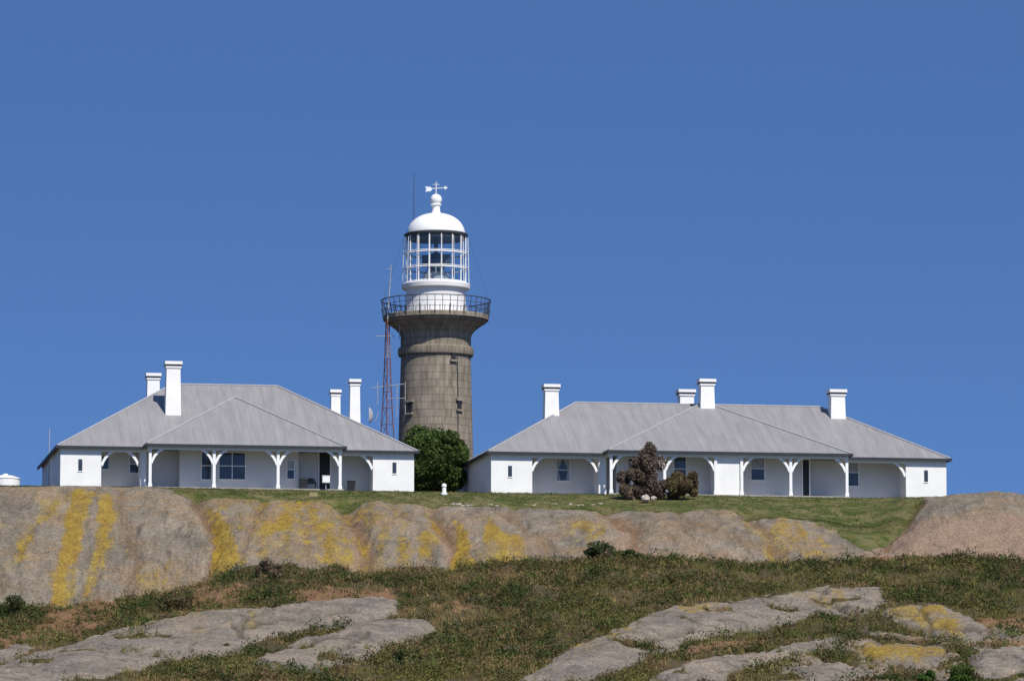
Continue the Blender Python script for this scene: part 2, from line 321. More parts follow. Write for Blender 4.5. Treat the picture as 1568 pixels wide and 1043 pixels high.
    ng=noise(1.6,8,.7); ng2=noise(.5,6,.65); gr=mix(ramp(ng,.4,(0,0,0),.62,(1,1,1)),(.045,.07,.016),(.11,.115,.032)); gr=mix(ramp(ng2,.45,(0,0,0),.58,(.8,.8,.8)),gr,(.18,.155,.07))
    g=mix(sharp(A.outputs[2],nm,.5,.15),under,soil)
    W=attr("MC"); g=mix(sharp(W.outputs[0],nm,.3,.15),g,gr); g=mix(sharp(W.outputs[1],nm,.4,.15),g,soil)
    c=mix(sharp(A.outputs[0],nm,.45,.08),g,c)
    c=mix(math_('MULTIPLY',W.outputs[2],.75),c,(.06,.05,.035))
    L(nt,c,b.inputs["Base Color"]); b.inputs["Roughness"].default_value=.92; b.inputs["Specular IOR Level"].default_value=.12
    bp=N.new("ShaderNodeBump"); bp.inputs["Strength"].default_value=.9; bp.inputs["Distance"].default_value=.32
    h=math_('ADD',math_('MULTIPLY',nm,1.),math_('MULTIPLY',nf,.35)); h=math_('ADD',h,math_('MULTIPLY',ns,.8)); L(nt,h,bp.inputs["Height"]); L(nt,bp.outputs[0],b.inputs["Normal"])
    return m
one=np.ones_like(TX)
MA=np.stack([rock2,LI,dirt,one],-1); MBc=np.stack([pink,stain*rock,slab,one],-1); MC=np.stack([lawn,soil_t,np.clip(crk,0,1),one],-1)
ter=fastmesh("island_terrain",co,q,[groundmat()],{"MA":MA.reshape(-1,4),"MB":MBc.reshape(-1,4),"MC":MC.reshape(-1,4)},True)
def ground_at(x,y):
    c=int(np.argmin(np.abs(xs-x))); col=TY[:,c]; return float(np.interp(-y,-col,TZ[:,c]))
def hit(px,py):     # ground point seen in photo direction
    d=ray(px,py)
    for Y in np.arange(-100,16,.2):
        p=CAM+d*((Y-CAM.y)/d.y)
        if p.z<=ground_at(p.x,p.y): return p
    return p
# sea
sm=bpy.data.materials.new("sea_water"); sm.use_nodes=True; nt=sm.node_tree; b=nt.nodes["Principled BSDF"]; b.inputs["Base Color"].default_value=(.01,.04,.06,1); b.inputs["Roughness"].default_value=.12
n=nt.nodes.new("ShaderNodeTexNoise"); n.inputs["Scale"].default_value=.25; n.inputs["Detail"].default_value=6; tc=nt.nodes.new("ShaderNodeTexCoord"); L(nt,tc.outputs["Object"],n.inputs["Vector"]); bp=nt.nodes.new("ShaderNodeBump"); bp.inputs["Strength"].default_value=.6; L(nt,n.outputs["Fac"],bp.inputs["Height"]); L(nt,bp.outputs[0],b.inputs["Normal"])
mb=MB(); mb.add([(-12000,-12000,-30.5),(12000,-12000,-30.5),(12000,12000,-30.5),(-12000,12000,-30.5)],[(0,1,2,3)]); mb.obj("sea",sm)
# ------------------------------------------------------------ vegetation meshes
def blades(P,h,rad,M,w,colA,colB,mixv,lean=.5,leaf=False):
    N=len(P); t=RNG.uniform(0,2*np.pi,(N,M)); r=np.sqrt(RNG.uniform(0,1,(N,M)))*rad[:,None]
    base=P[:,None,:]+np.stack([r*np.cos(t),r*np.sin(t),np.zeros_like(r)-.03],-1)
    hh=h[:,None]*RNG.uniform(.5,1.1,(N,M))
    if leaf: base[...,2]+=RNG.uniform(0,1,(N,M))*h[:,None]*np.sqrt(np.clip(1-(r/(rad[:,None]*1.05))**2,0,1)); hh=w*RNG.uniform(1.,2.2,(N,M))
    a=RNG.uniform(0,2*np.pi,(N,M)); ln=RNG.uniform(0,lean,(N,M))
    if leaf: ln=RNG.uniform(.2,2.5,(N,M))
    d=np.stack([np.cos(a)*ln,np.sin(a)*ln,np.ones_like(a)],-1); d/=np.linalg.norm(d,axis=-1,keepdims=True)
    tip=base+d*hh[...,None]; b2=RNG.uniform(0,2*np.pi,(N,M)); ww=(w*RNG.uniform(.6,1.4,(N,M)))[...,None]*.5
    s=np.stack([np.cos(b2),np.sin(b2),RNG.uniform(-.3,.3,(N,M))],-1)*ww
    if leaf: V=np.stack([base-s,base+s,tip+s*.3],2)
    else: V=np.stack([base-s,base+s,tip],2)
    V=V.reshape(-1,3); m=np.clip(mixv[:,None]+RNG.normal(0,.16,(N,M)),0,1)[...,None]
    tone=RNG.uniform(.5,1.45,(N,1,1))
    col=np.array(colA)*(1-m)+np.array(colB)*m; col=col*RNG.uniform(.8,1.2,(N,M,1))*tone
    col=np.repeat(col[:,:,None,:],3,2).reshape(-1,3); return V,col
def emit(name,parts,m):
    V=np.concatenate([p[0] for p in parts]); Cc=np.concatenate([p[1] for p in parts]); f=np.arange(len(V)).reshape(-1,3)
    return fastmesh(name,V,f,[m],{"Col":np.concatenate([Cc,np.ones((len(Cc),1))],1)})
c0=int(np.searchsorted(xs,-45));c1=int(np.searchsorted(xs,45))
r0=int(np.searchsorted(np.array(SEG),5.9)); r1=int(np.searchsorted(np.array(SEG),7.1))
def sample(n,ra,rb,dens):
    r=RNG.uniform(ra,rb-1,n); c=RNG.uniform(c0,c1-1,n); ri=r.astype(int);ci=c.astype(int); fr=r-ri;fc=c-ci
    k=RNG.uniform(0,1,n)<dens[ri,ci]; ri,ci,fr,fc=ri[k],ci[k],fr[k],fc[k]
    def I(A): return (A[ri,ci]*(1-fc)+A[ri,ci+1]*fc)*(1-fr)+(A[ri+1,ci]*(1-fc)+A[ri+1,ci+1]*fc)*fr
    return np.stack([I(TX),I(TY),I(TZ)],-1)
dens=np.clip(1-rock2*1.25,0,1)*np.clip(1-dirt*.95,0.03,1)*(SG>5.93)*np.clip(.75+1.2*fbm(TX*.45,TY*.45,3,77),.12,1)
dens=np.maximum(dens,rub*.22*(1-slab))
parts=[]
P1=sample(42000,r0,r1,dens); x,y=P1[:,0],P1[:,1]
pn=fbm(x*.16,y*.16,3,71); pn2=fbm(x*.6,y*.6,3,72)
parts.append(blades(P1,RNG.uniform(.18,.5,len(P1))*(1+.5*pn2),RNG.uniform(.12,.28,len(P1)),11,.055,(.29,.20,.09),(.14,.135,.04),np.clip(.55+1.6*pn,0,1),.7))
# shrublets: rounded larger clumps
dens2=dens*(fbm(TX*.3,TY*.3,4,73)>-.15)
H=sample(21000,r0,r1,dens2); x,y=H[:,0],H[:,1]; pn=fbm(x*.2,y*.2,3,74); sz=RNG.uniform(.5,1.3,len(H))**1.6
parts.append(blades(H,.55*sz,.5*sz,34,.09,(.05,.075,.018),(.16,.155,.045),np.clip(.42+1.6*pn+RNG.normal(0,.2,len(H)),0,1),leaf=True))
B2=sample(2600,r0,r1,dens2); sz=RNG.uniform(.8,1.5,len(B2))
parts.append(blades(B2,.6*sz,.55*sz,60,.10,(.12,.075,.04),(.21,.145,.07),RNG.uniform(0,1,len(B2)),leaf=True))
D2=sample(1500,r0,r1,dens2); sz=RNG.uniform(.9,1.7,len(D2))
parts.append(blades(D2,.65*sz,.6*sz,80,.11,(.03,.05,.012),(.07,.10,.025),RNG.uniform(0,1,len(D2)),leaf=True))
emit("heath_scrub",parts,M_leaf)
# lawn blades
dl=np.clip(lawn,0,1)*(SG>4.02)*1.; ra=int(np.searchsorted(np.array(SEG),4.02)); rb=int(np.searchsorted(np.array(SEG),5.5))
P2=sample(32000,ra,rb,dl); pn=fbm(P2[:,0]*.4,P2[:,1]*.4,3,81)
emit("lawn_grass",[blades(P2,RNG.uniform(.05,.16,len(P2)),RNG.uniform(.1,.2,len(P2)),7,.04,(.05,.075,.018),(.19,.165,.07),np.clip(.4+1.5*pn,0,1),.8)],M_leaf)
def crown(center,rad,nclump,nleaf,size,cA,cB,shell=.35,seed=0):
    g=np.random.default_rng(seed); cs=[];
    for i in range(nclump):
        v=g.normal(size=3); v/=np.linalg.norm(v); v*=g.uniform(.35,.95)**.6; cs.append((v,g.uniform(.18,.36)))
    V=[];Cl=[]; rad=np.array(rad)
    for (v,r) in cs:
        n=int(nleaf/nclump*(r/.27)**2); d=g.normal(size=(n,3)); d/=np.linalg.norm(d,axis=1,keepdims=True); rr=g.uniform(shell,1,(n,1))**.5
        p=np.array(center)+(v*.78+d*rr*r*g.uniform(.8,1.25))*rad
        a=g.normal(size=(n,3));a/=np.linalg.norm(a,axis=1,keepdims=True); nn=d+.9*a; bq=np.cross(nn,g.normal(size=(n,3))); bq/=np.linalg.norm(bq,axis=1,keepdims=True); e=np.cross(nn,bq);e/=np.linalg.norm(e,axis=1,keepdims=True)
        s=size*g.uniform(.6,1.4,(n,1)); V.append(np.stack([p-bq*s*.5,p+bq*s*.5,p+e*s*1.2],1).reshape(-1,3))
        m=np.clip(g.normal(g.uniform(.2,.8),.2,(n,1)),0,1); c=(np.array(cA)*(1-m)+np.array(cB)*m)*g.uniform(.7,1.25,(n,1)); Cl.append(np.repeat(c,3,0))
    return np.concatenate(V),np.concatenate(Cl),[np.array(center)+c[0]*.7*rad for c in cs]
def bush(name,base,parts_,size,cA,cB,nleaf,seed=1,trunk=.12):
    e=empty(name,base); V=[];mbt=MB(); b0=np.array(base)
    for k,(c,r,nc) in enumerate(parts_):
        v,cl,tips=crown(c,r,nc,nleaf//len(parts_),size,cA,cB,seed=seed+k); V.append((v-b0,cl))
        root=np.array([c[0]*.6+base[0]*.4,c[1],base[2]-.2]); fork=np.array([c[0],c[1],c[2]-r[2]*.45]); mbt.beam(root-b0,fork-b0,trunk,trunk*.6)
        for t in tips[::2]: mbt.beam(fork-b0,t-b0,trunk*.45,trunk*.12,5)
    f=emit("foliage",V,M_leaf); f.parent=e; mbt.obj("trunk_and_limbs",M_bark,e); return e
# green tree between houses
Yt=17
c=atY(664,692,Yt); base=Vector((c.x,c.y,.3))
bush("green_tree",base,[((c.x,Yt,c.z+.1),(3.25,2.6,2.85),34),((c.x,Yt,c.z-.3),(2.0,2.2,2.2),18),((c.x-1.4,Yt,c.z-1.2),(2.3,2.2,2.2),16),((c.x+1.4,Yt,c.z-1.2),(2.1,2.2,2.6),14),((c.x+.1,Yt,c.z-2.4),(3.2,2.2,2.2),18)],.19,(.028,.055,.013),(.085,.13,.032),78000,5,.16)
# brown dying shrub
Yd=-1.5
c=atY(990,722,Yd); g=atY(990,770,Yd).z
bush("brown_shrub",(c.x,Yd,g),[((c.x+.1,Yd,c.z+.6),(1.45,1.1,1.95),22),((c.x-1.25,Yd,c.z-.75),(1.3,1.,1.7),14),((c.x+.4,Yd,c.z-1.),(1.5,1.,1.4),14)],.12,(.10,.075,.055),(.23,.175,.13),20000,21,.11)
c=atY(1047,744,Yd); bush("brown_shrub",(c.x,Yd,g),[((c.x,Yd,c.z),(1.6,1.1,1.5),18)],.12,(.10,.06,.04),(.16,.135,.06),12000,31,.1)
def gbush(name,px0,px1,py0,py1,cA,cB,n,seed):
    p=hit((px0+px1)/2,py1); k=(p.y+350)/350/20; w=(px1-px0)*k/2; h=(py1-py0)*k
    bush(name,(p.x,p.y,p.z),[((p.x,p.y,p.z+h*.4),(w,w*.6,h*.62),10),((p.x-w*.5,p.y,p.z+h*.2),(w*.5,w*.5,h*.5),6),((p.x+w*.5,p.y,p.z+h*.15),(w*.55,w*.5,h*.45),6)],.1,cA,cB,n,seed,.05)
gbush("coastal_shrub",892,988,826,858,(.025,.045,.012),(.07,.095,.03),9000,41)
gbush("coastal_shrub",-15,68,910,948,(.04,.055,.015),(.085,.10,.035),8000,42)
gbush("coastal_shrub",378,438,850,884,(.12,.085,.06),(.2,.155,.10),4000,43)
gbush("coastal_shrub",1395,1500,1005,1050,(.04,.085,.015),(.10,.16,.03),6000,44)
gbush("coastal_shrub",240,330,905,932,(.09,.065,.04),(.15,.13,.05),3500,45)
gbush("coastal_shrub",590,650,990,1012,(.06,.07,.025),(.14,.13,.05),3000,46)
# ------------------------------------------------------------ houses
ct,st=math.cos(TH),math.sin(TH)
class Frame:
    def __init__(s,ox,oy,oz): s.o=(ox,oy,oz)
    def loc(s,px,py,v):
        d=ray(px,py); ox,oy,oz=s.o
        den=-d.x*st+d.y*ct; t=(v-(-(CAM.x-ox)*st+(CAM.y-oy)*ct))/den; p=CAM+d*t
        return (p.x-ox)*ct+(p.y-oy)*st, p.z-oz
    def u(s,px,v,py=720): return s.loc(px,py,v)[0]
    def w(s,py,v,px): return s.loc(px,py,v)[1]
def roofmesh(vs,fs,name,par):
    me=bpy.data.meshes.new(name); me.from_pydata(vs,[],fs); me.update(); l=me.uv_layers.new(name="UVMap")
    for p in me.polygons:
        n=p.normal; e=Vector((0,0,1)).cross(n); e=e.normalized() if e.length>1e-4 else Vector((1,0,0)); s=n.cross(e)
        for li in p.loop_indices:
            c=me.vertices[me.loops[li].vertex_index].co; l.data[li].uv=(c.dot(e),c.dot(s))
    me.materials.append(M_roof); o=bpy.data.objects.new(name,me); S.collection.objects.link(o); o.parent=par; return o
def cottage(o,Lg,D,spec):
    fr=Frame(*o); e=empty("white_cottage",o,TH)
    He=spec['He']; tp=spec['tan']; ov=.28; p=spec['p']; Hw=He+spec['dw']
    W=MB();WI=MB();T=MB();G=MB();GL=MB();FL=MB();RC=MB();CU=MB();DR=MB()
    a=spec['a'];b=spec['b'];w0=spec['w0'];w1=spec['w1']; rec=2.1
    z0=-.5
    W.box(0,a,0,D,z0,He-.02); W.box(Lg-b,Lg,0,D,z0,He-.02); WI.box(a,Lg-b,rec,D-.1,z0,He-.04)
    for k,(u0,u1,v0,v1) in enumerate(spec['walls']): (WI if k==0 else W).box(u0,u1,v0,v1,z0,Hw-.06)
    FL.box(a+.003,w0-.25,.05,rec,z0,.06); FL.box(w1+.25,Lg-b-.003,.05,rec,z0,.06); FL.box(w0-.2,w1+.2,-p-.05,rec-.003,z0,.10)
    A0,A1,B0,B1=-ov,Lg+ov,-ov,D+ov; h=(D/2+ov); rz=He+h*tp
    vs=[(A0,B0,He),(A1,B0,He),(A1,B1,He),(A0,B1,He),(A0+h,B0+h,rz),(A1-h,B0+h,rz)]
    roofmesh(vs,[(0,1,5,4),(1,2,5),(2,3,4,5),(3,0,4),(3,2,1,0)],"roof",e)
    for i,j in [(0,4),(1,5),(4,5),(2,5),(3,4)]: RC.beam(Vector(vs[i])+Vector((0,0,.03)),Vector(vs[j])+Vector((0,0,.03)),.085)
    C0,C1=w0-ov,w1+ov; hh=(C1-C0)/2; tw=spec['tanw']; az=Hw+hh*tw; F0=-p-ov; cu=(C0+C1)/2
    vb=D/2
    ws=[(C0,F0,Hw),(C1,F0,Hw),(C1,vb,Hw),(C0,vb,Hw),(cu,F0+hh,az),(cu,max(vb,F0+hh+.3),az)]
    roofmesh(ws,[(0,1,4),(1,2,5,4),(2,3,5),(3,0,4,5),(3,2,1,0)],"veranda_roof",e)
    for i,j in [(0,4),(1,4)]: RC.beam(Vector(ws[i])+Vector((0,0,.03)),Vector(ws[j])+Vector((0,0,.03)),.08)
    gt=.17
    def gut(u0,u1,v0,v1,z): G.box(u0,u1,v0,v1,z-gt,z+.015)
    gut(A0-.1,C0-.12,B0-.12,B0+.02,He); gut(C1+.12,A1+.1,B0-.12,B0+.02,He)
    gut(A0-.12,A0+.02,B0+.03,B1,He); gut(A1-.02,A1+.12,B0+.03,B1,He)
    gut(C0-.1,C1+.1,F0-.12,F0+.02,Hw); gut(C0-.12,C0+.02,F0+.03,.6,Hw); gut(C1-.02,C1+.12,F0+.03,.6,Hw)
    bz=.22
    T.box(a+.003,w0-.16,.0,.16,He-gt-bz,He-gt+.1); T.box(w1+.16,Lg-b-.003,.0,.16,He-gt-bz,He-gt+.1)
    T.box(w0-.1,w1+.1,-p,-p+.16,Hw-gt-bz,Hw-gt+.1); T.box(w0-.1,w0+.06,-p+.165,rec,Hw-gt-bz,Hw-.02); T.box(w1-.06,w1+.1,-p+.165,rec,Hw-gt-bz,Hw-.02)
    def bracket(u,v,top,s,ln=.85,dp=1.05):
        n=8; ri=[];ro=[]
        for k in range(n+1):
            f=k/n*math.pi/2; cx=u+s*ln; cz=top-dp
            ax=-s*math.cos(f)*ln; azz=math.sin(f)*dp
            lx=-s*ln*(1-k/n); lz=dp*k/n
            X=.55*ax+.45*lx; Z=.55*azz+.45*lz
            ri.append((cx+X+s*.07,cz+Z-.07)); ro.append((cx+X-s*.07,cz+Z+.07))
        vs=[]
        for vv in (v,v+.1):
            for q in ri: vs.append((q[0],vv,q[1]))
            for q in ro: vs.append((q[0],vv,q[1]))
        m=n+1; fs=[]
        for k in range(n):
            fs+=[(k,k+1,m+k+1,m+k),(2*m+k,3*m+k,3*m+k+1,2*m+k+1),(k,2*m+k,2*m+k+1,k+1),(m+k,m+k+1,3*m+k+1,3*m+k)]
        T.add(vs,fs)
    for (px,sides) in spec['posts']:
        u=fr.u(px,-p); T.box(u-.11,u+.11,-p+.004,-p+.156,.1,Hw-gt-bz+.002)
        T.box(u-.15,u+.15,-p-.02,-p+.19,.1,.35)
        for s in sides: bracket(u+s*.1,-p+.03,Hw-gt-bz+.03,s)
    for (px,s) in spec['brk']:
        u=fr.u(px,0); bracket(u,.03,He-gt-bz+.03,s)
    for (x0,x1,y0,y1,v,kind) in spec['wins']:
        u0,wt=fr.loc(x0,y0,v); u1,wb=fr.loc(x1,y1,v)
        if kind=='door':
            DR.box(u0,u1,v-.025,v+.02,.11,wt); T.box(u0-.1,u0,v-.06,v+.02,.11,wt); T.box(u1,u1+.1,v-.06,v+.02,.11,wt); T.box(u0-.1,u1+.1,v-.062,v+.02,wt,wt+.1); continue
        GL.box(u0,u1,v-.02,v+.02,wb,wt)
        if kind!='slit':
            f=.07; T.box(u0-f,u0,v-.07,v+.02,wb,wt); T.box(u1,u1+f,v-.07,v+.02,wb,wt); T.box(u0-f,u1+f,v-.072,v+.02,wt,wt+f); T.box(u0-f-.05,u1+f+.05,v-.12,v+.02,wb-f,wb)
            um=(u0+u1)/2; zm=(wb+wt)/2
            T.box(u0,u1,v-.05,v-.021,zm-.03,zm+.03)
            if kind in('sash','wide'): T.box(um-.03,um+.03,v-.048,v-.021,wb,zm-.03); T.box(um-.03,um+.03,v-.048,v-.021,zm+.03,wt)
            if kind=='blind': CU.box(u0+.02,u1-.02,v-.028,v-.021,zm+.03,wt)
            if kind=='curt':
                for s,q in((1,u0),(-1,u1)):
                    CU.add([(q,v-.03,wt),(q+s*(u1-u0)*.48,v-.03,wt),(q+s*(u1-u0)*.12,v-.03,zm),(q+s*(u1-u0)*.3,v-.03,wb),(q,v-.03,wb)],[(0,1,2,3,4) if s>0 else (4,3,2,1,0)])
        else: T.box(u0-.04,u1+.04,v-.05,v+.02,wb-.07,wb)
    for (x0,x1,yt,v,zb) in spec['chim']:
        u0,wt=fr.loc(x0,yt,v); u1,_=fr.loc(x1,yt,v); u0,u1=sorted((u0,u1)); cu_=(u0+u1)/2; hw=(u1-u0)/2; m=MB(); k=MB()
        zz=zb; dd=hw*.9
        m.frus(cu_,v,zz,wt-.52,hw*.97,dd*.97,hw*.80,dd*.80); m.box(cu_-hw*.92,cu_+hw*.92,v-dd*.92,v+dd*.92,wt-.52,wt-.38)
        k.box(cu_-hw*.95,cu_+hw*.95,v-dd*.95,v+dd*.95,wt-.38,wt-.24); m.box(cu_-hw*1.02,cu_+hw*1.02,v-dd*1.02,v+dd*1.02,wt-.24,wt)
        for s in(-1,1): k.beam((cu_+s*hw*.4,v,wt),(cu_+s*hw*.4,v,wt+.04),.13,.12,8)
        m.obj("chimney",M_white,e); k.obj("chimney_band",M_dark,e)
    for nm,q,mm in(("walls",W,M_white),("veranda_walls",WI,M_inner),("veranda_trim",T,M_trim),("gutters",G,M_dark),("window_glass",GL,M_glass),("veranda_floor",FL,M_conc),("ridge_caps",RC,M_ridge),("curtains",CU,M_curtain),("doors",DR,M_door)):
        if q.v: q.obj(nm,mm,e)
    return fr,e
oL=(XL,0,ZG); f=Frame(*oL)
Lg=f.u(634,0); He=f.w(683,0,92); p=1.5
wl0=f.u(229,-p);wl1=f.u(523,-p)
specL=dict(He=He,tan=.60,dw=.12,p=p,tanw=.58,a=f.u(155,0),b=Lg-f.u(571,0),w0=wl0,w1=wl1,
 walls=[(f.u(275,-p+2.1),f.u(457,-p+2.1),-p+2.1,2.6),(wl0-.55,wl0-.1,0.02,2.12)],
 posts=[(230,[1]),(328,[-1,1]),(426,[-1,1]),(521,[-1])],
 brk=[(156,1),(212,-1),(570,-1)],
 wins=[(120,126,703,721,0,'slit'),(601,607,708,725,0,'slit'),(199,213,697,724,2.1,'blind'),(309,323,692,734,-p+2.1,'win'),(336,375,693,734,-p+2.1,'wide'),(489,505,690,746,2.1,'door'),(157,166,700,718,2.1,'slit'),(440,450,705,733,-p+2.1,'blind')],
 chim=[(252,278,554,5.2,He+1.2),(223,246,572,13.5,He+1),(534,552,581,6.5,He+1),(505,522,597,13.5,He+.3)])
frL,eL=cottage(oL,Lg,19.,specL)
# right house: same building line
tx=atY(752,758,5.8); oR=(tx.x,(tx.x-XL)*math.tan(TH),ZG); f=Frame(*oR)
LgR=f.u(1449,0); HeR=f.w(692,0,752)
w0=f.u(936,-p);w1=f.u(1298,-p)
specR=dict(He=HeR,tan=.56,dw=.12,p=p,tanw=.50,a=f.u(815,0),b=LgR-f.u(1387,0),w0=w0,w1=w1,
 walls=[(f.u(944,-p+2.1),f.u(1240,-p+2.1),-p+2.1,2.6),(f.u(1097,-p),f.u(1135,-p),-p+.17,-p+2.2),(w0-.7,w0-.1,.02,2.12)],
 posts=[(936,[1]),(1018,[-1,1]),(1096,[-1]),(1136,[1]),(1211,[-1,1]),(1297,[-1])],
 brk=[(815,1),(914,-1),(1386,-1)],
 wins=[(778,784,713,730,0,'slit'),(1415,1421,720,738,0,'slit'),(852,872,703,736,2.1,'curt'),(1032,1050,700,736,-p+2.1,'win'),(1150,1170,700,735,-p+2.1,'blind'),(1229,1239,704,762,-p+2.1,'door'),(1297,1314,703,744,2.1,'blind'),(962,980,702,736,-p+2.1,'win')],
 chim=[(831,856,589,6.5,HeR+1),(1069,1094,581,7.2,HeR+2),(1037,1063,597,12.5,HeR+1.5),(1268,1294,597,6.8,HeR+1)])
frR,eR=cottage(oR,LgR,16.5,specR)
# ------------------------------------------------------------ lighthouse
Yl=32
ex=atY(667,700,Yl).x; lh=empty("lighthouse",(ex,Yl,0)); KX=(np.hypot(Yl+350,28+12))/F
def zr(py): return float(zfor(np.array(float(py)),Yl))
def rr(h): return h*KX
def P(l): return [(rr(h),zr(y)) for y,h in l]
m=MB(); m.lathe((0,0,0),[(rr(61),-1),(rr(61),zr(735))]+P([(700,57.5),(640,56),(546,53.5)]),72)
m.lathe((0,0,0),P([(546,57),(544,58),(535,58),(533,56)]),72)
m.lathe((0,0,0),P([(533,54),(516,54),(510,57),(504,63),(499,70),(495,77),(492,78)]),72)
m.lathe((0,0,0),P([(492,80),(491,81),(485,81),(484,80)]),72)
m.obj("tower_shaft",M_stone,lh,smooth=True,uv=True)
wn=MB(); fm=MB()
for px,y0,y1,w in [(695,543,556,7),(704,618,631,7),(628,620,636,8),(646,700,715,7)]:
    R=rr(55.5+ (y0-546)/45); dx=(px-667)*KX; dy=-math.sqrt(max(R*R-dx*dx,.1)); a=math.atan2(dy,dx); n=Vector((math.cos(a),math.sin(a),0)); tq=Vector((-n.y,n.x,0)); cc=n*(R+.0)
    hw=w*KX/2; z0,z1=zr(y1),zr(y0)
    def slab_(mb,hw,z0,z1,i,o_):
        vs=[];
        for z in(z0,z1):
            for s,t in((-1,i),(1,i),(1,o_),(-1,o_)): q=cc+tq*s*hw+n*t; vs.append((q.x,q.y,z))
        mb.add(vs,[(0,3,2,1),(4,5,6,7),(0,1,5,4),(1,2,6,5),(2,3,7,6),(3,0,4,7)])
    slab_(wn,hw,z0,z1,-.5,.03); slab_(fm,hw+.15,z1,z1+.2,-.5,.12); slab_(fm,hw+.12,z0-.15,z0,-.5,.12)
wn.obj("tower_windows",M_door,lh); fm.obj("window_surrounds",mat("stone_trim",(.25,.215,.17),.9,var=.15),lh)
d=MB(); a=math.radians(-52); R=rr(56); d.beam((R*1.04*math.cos(a),R*1.04*math.sin(a),zr(735)),(R*.97*math.cos(a),R*.97*math.sin(a),zr(548)),.05); d.obj("conduit",M_iron,lh)
g=MB(); n=44; zb,zt=zr(485),zr(461)
for i in range(n):
    t=2*math.pi*i/n; c_,s_=math.cos(t),math.sin(t); g.beam((rr(79)*c_,rr(79)*s_,zb),(rr(84)*c_,rr(84)*s_,zt),.028,n=5)
for f_,r_ in((1,.045),(.66,.022),(.33,.022)): g.torus((0,0,zb+(zt-zb)*f_),rr(79+5*f_),r_)
g.obj("gallery_railing",M_iron,lh)
g=MB()
for i in range(22):
    t=2*math.pi*(i+.5)/22; c_,s_=math.cos(t),math.sin(t); g.beam((rr(81)*c_,rr(81)*s_,zr(489)),(rr(84)*c_,rr(84)*s_,zr(474)),.04,n=5)
g.obj("railing_stays",M_iron,lh)
m=MB(); m.lathe((0,0,0),P([(484,47.5),(480,46.5),(460,45.5),(447,45.5),(444,47)]),64); m.lathe((0,0,0),P([(444,50),(443,52),(437,53),(436,52)]),64)
m.obj("lantern_base",M_white,lh,smooth=True)
g=MB()
rl=MB()
for i in range(40):
    t=2*math.pi*i/40; c_,s_=math.cos(t),math.sin(t); rl.beam((rr(48)*c_,rr(48)*s_,zr(483)),(rr(48)*c_,rr(48)*s_,zr(469)),.02,n=4)
ztop,zbot=zr(361),zr(436)
nm=16
for i in range(nm):
    t=2*math.pi*(i+.5)/nm; c_,s_=math.cos(t),math.sin(t); g.beam((rr(46.5)*c_,rr(46.5)*s_,zbot),(rr(46.5)*c_,rr(46.5)*s_,ztop),.05,n=6)
    g.beam((rr(52)*c_,rr(52)*s_,zr(442)),(rr(50)*c_,rr(50)*s_,zr(366)),.022,n=5)
for y in(390,413,434): g.torus((0,0,zr(y)),rr(46.5),.065); 
for y in(388,411): g.torus((0,0,zr(y)),rr(50.5),.03)
g.obj("lantern_frame",M_trim,lh)
gm=bpy.data.materials.new("lantern_glass"); gm.use_nodes=True; nt=gm.node_tree; N=nt.nodes; N.remove(N["Principled BSDF"]); tr=N.new("ShaderNodeBsdfTransparent"); tr.inputs[0].default_value=(.82,.88,.92,1); gl=N.new("ShaderNodeBsdfGlossy"); gl.inputs["Roughness"].default_value=.05; mx=N.new("ShaderNodeMixShader"); mx.inputs[0].default_value=.07
L(nt,tr.outputs[0],mx.inputs[1]); L(nt,gl.outputs[0],mx.inputs[2]); L(nt,mx.outputs[0],N["Material Output"].inputs[0])
m=MB(); m.lathe((0,0,0),P([(436,46),(361,46)]),48,cap=False); m.obj("lantern_glazing",gm,lh,smooth=True)
m=MB(); m.lathe((0,0,0),P([(436,14),(420,14),(416,9),(412,12),(406,15),(398,15),(392,11),(388,5)]),24); m.box(-rr(21),-rr(8),-.6,.6,zr(408),zr(392)); m.box(rr(8),rr(22),-.6,.6,zr(407),zr(391)); m.lathe((0,0,0),P([(391,3),(361,3)]),12)
m.obj("lamp_optic",M_brass,lh)
m=MB(); m.lathe((0,0,0),P([(436,22),(421,20),(420,4)]),20,cap=False)
for i in range(8):
    t=2*math.pi*i/8; m.beam((rr(24)*math.cos(t),rr(24)*math.sin(t),zr(436)),(rr(12)*math.cos(t),rr(12)*math.sin(t),zr(410)),.04)
m.obj("lamp_pedestal",M_steel,lh)
pts=[(368,45.5),(364,46),(362,49),(360,49.5),(358,46)]; m=MB(); m.lathe((0,0,0),P(pts),64); m.obj("dome_gutter",M_iron,lh,smooth=True)
pf=[(rr(45),zr(360))]
for i in range(1,13):
    a=i/12*math.radians(82); pf.append((rr(45*math.cos(a)**.9),zr(360-33*math.sin(a))))
pf+=P([(325,6.5),(320,6),(316,6.5),(314,9),(312,6)])
m=MB(); m.lathe((0,0,0),pf,64)
ball=[(rr(9*math.cos(a)+.01),zr(306-8.5*math.sin(a))) for a in np.linspace(-1.35,1.5,12)]; m.lathe((0,0,0),ball,24)
m.obj("dome",M_trim,lh,smooth=True)
m=MB(); m.beam((0,0,zr(299)),(0,0,zr(279)),.035); m.beam((rr(-16),0,zr(290)),(rr(13),0,zr(288)),.03)
m.add([(rr(-17),-.02,zr(286)),(rr(-8),-.02,zr(287)),(rr(-6),-.02,zr(290)),(rr(-8),-.02,zr(293)),(rr(-17),-.02,zr(294)),(rr(-14),-.02,zr(290))],[(0,5,4,3,2,1)])
m.add([(rr(13),-.02,zr(285)),(rr(18),-.02,zr(288)),(rr(13),-.02,zr(291))],[(0,2,1)]); m.beam((rr(-5),0,zr(283)),(rr(5),0,zr(283)),.02)
m.obj("weather_vane",M_trim,lh)
m=MB(); m.beam((rr(-34),-.5,zr(350)),(rr(-34),-.5,zr(267)),.04,.02); m.obj("lightning_rod",M_iron,lh)
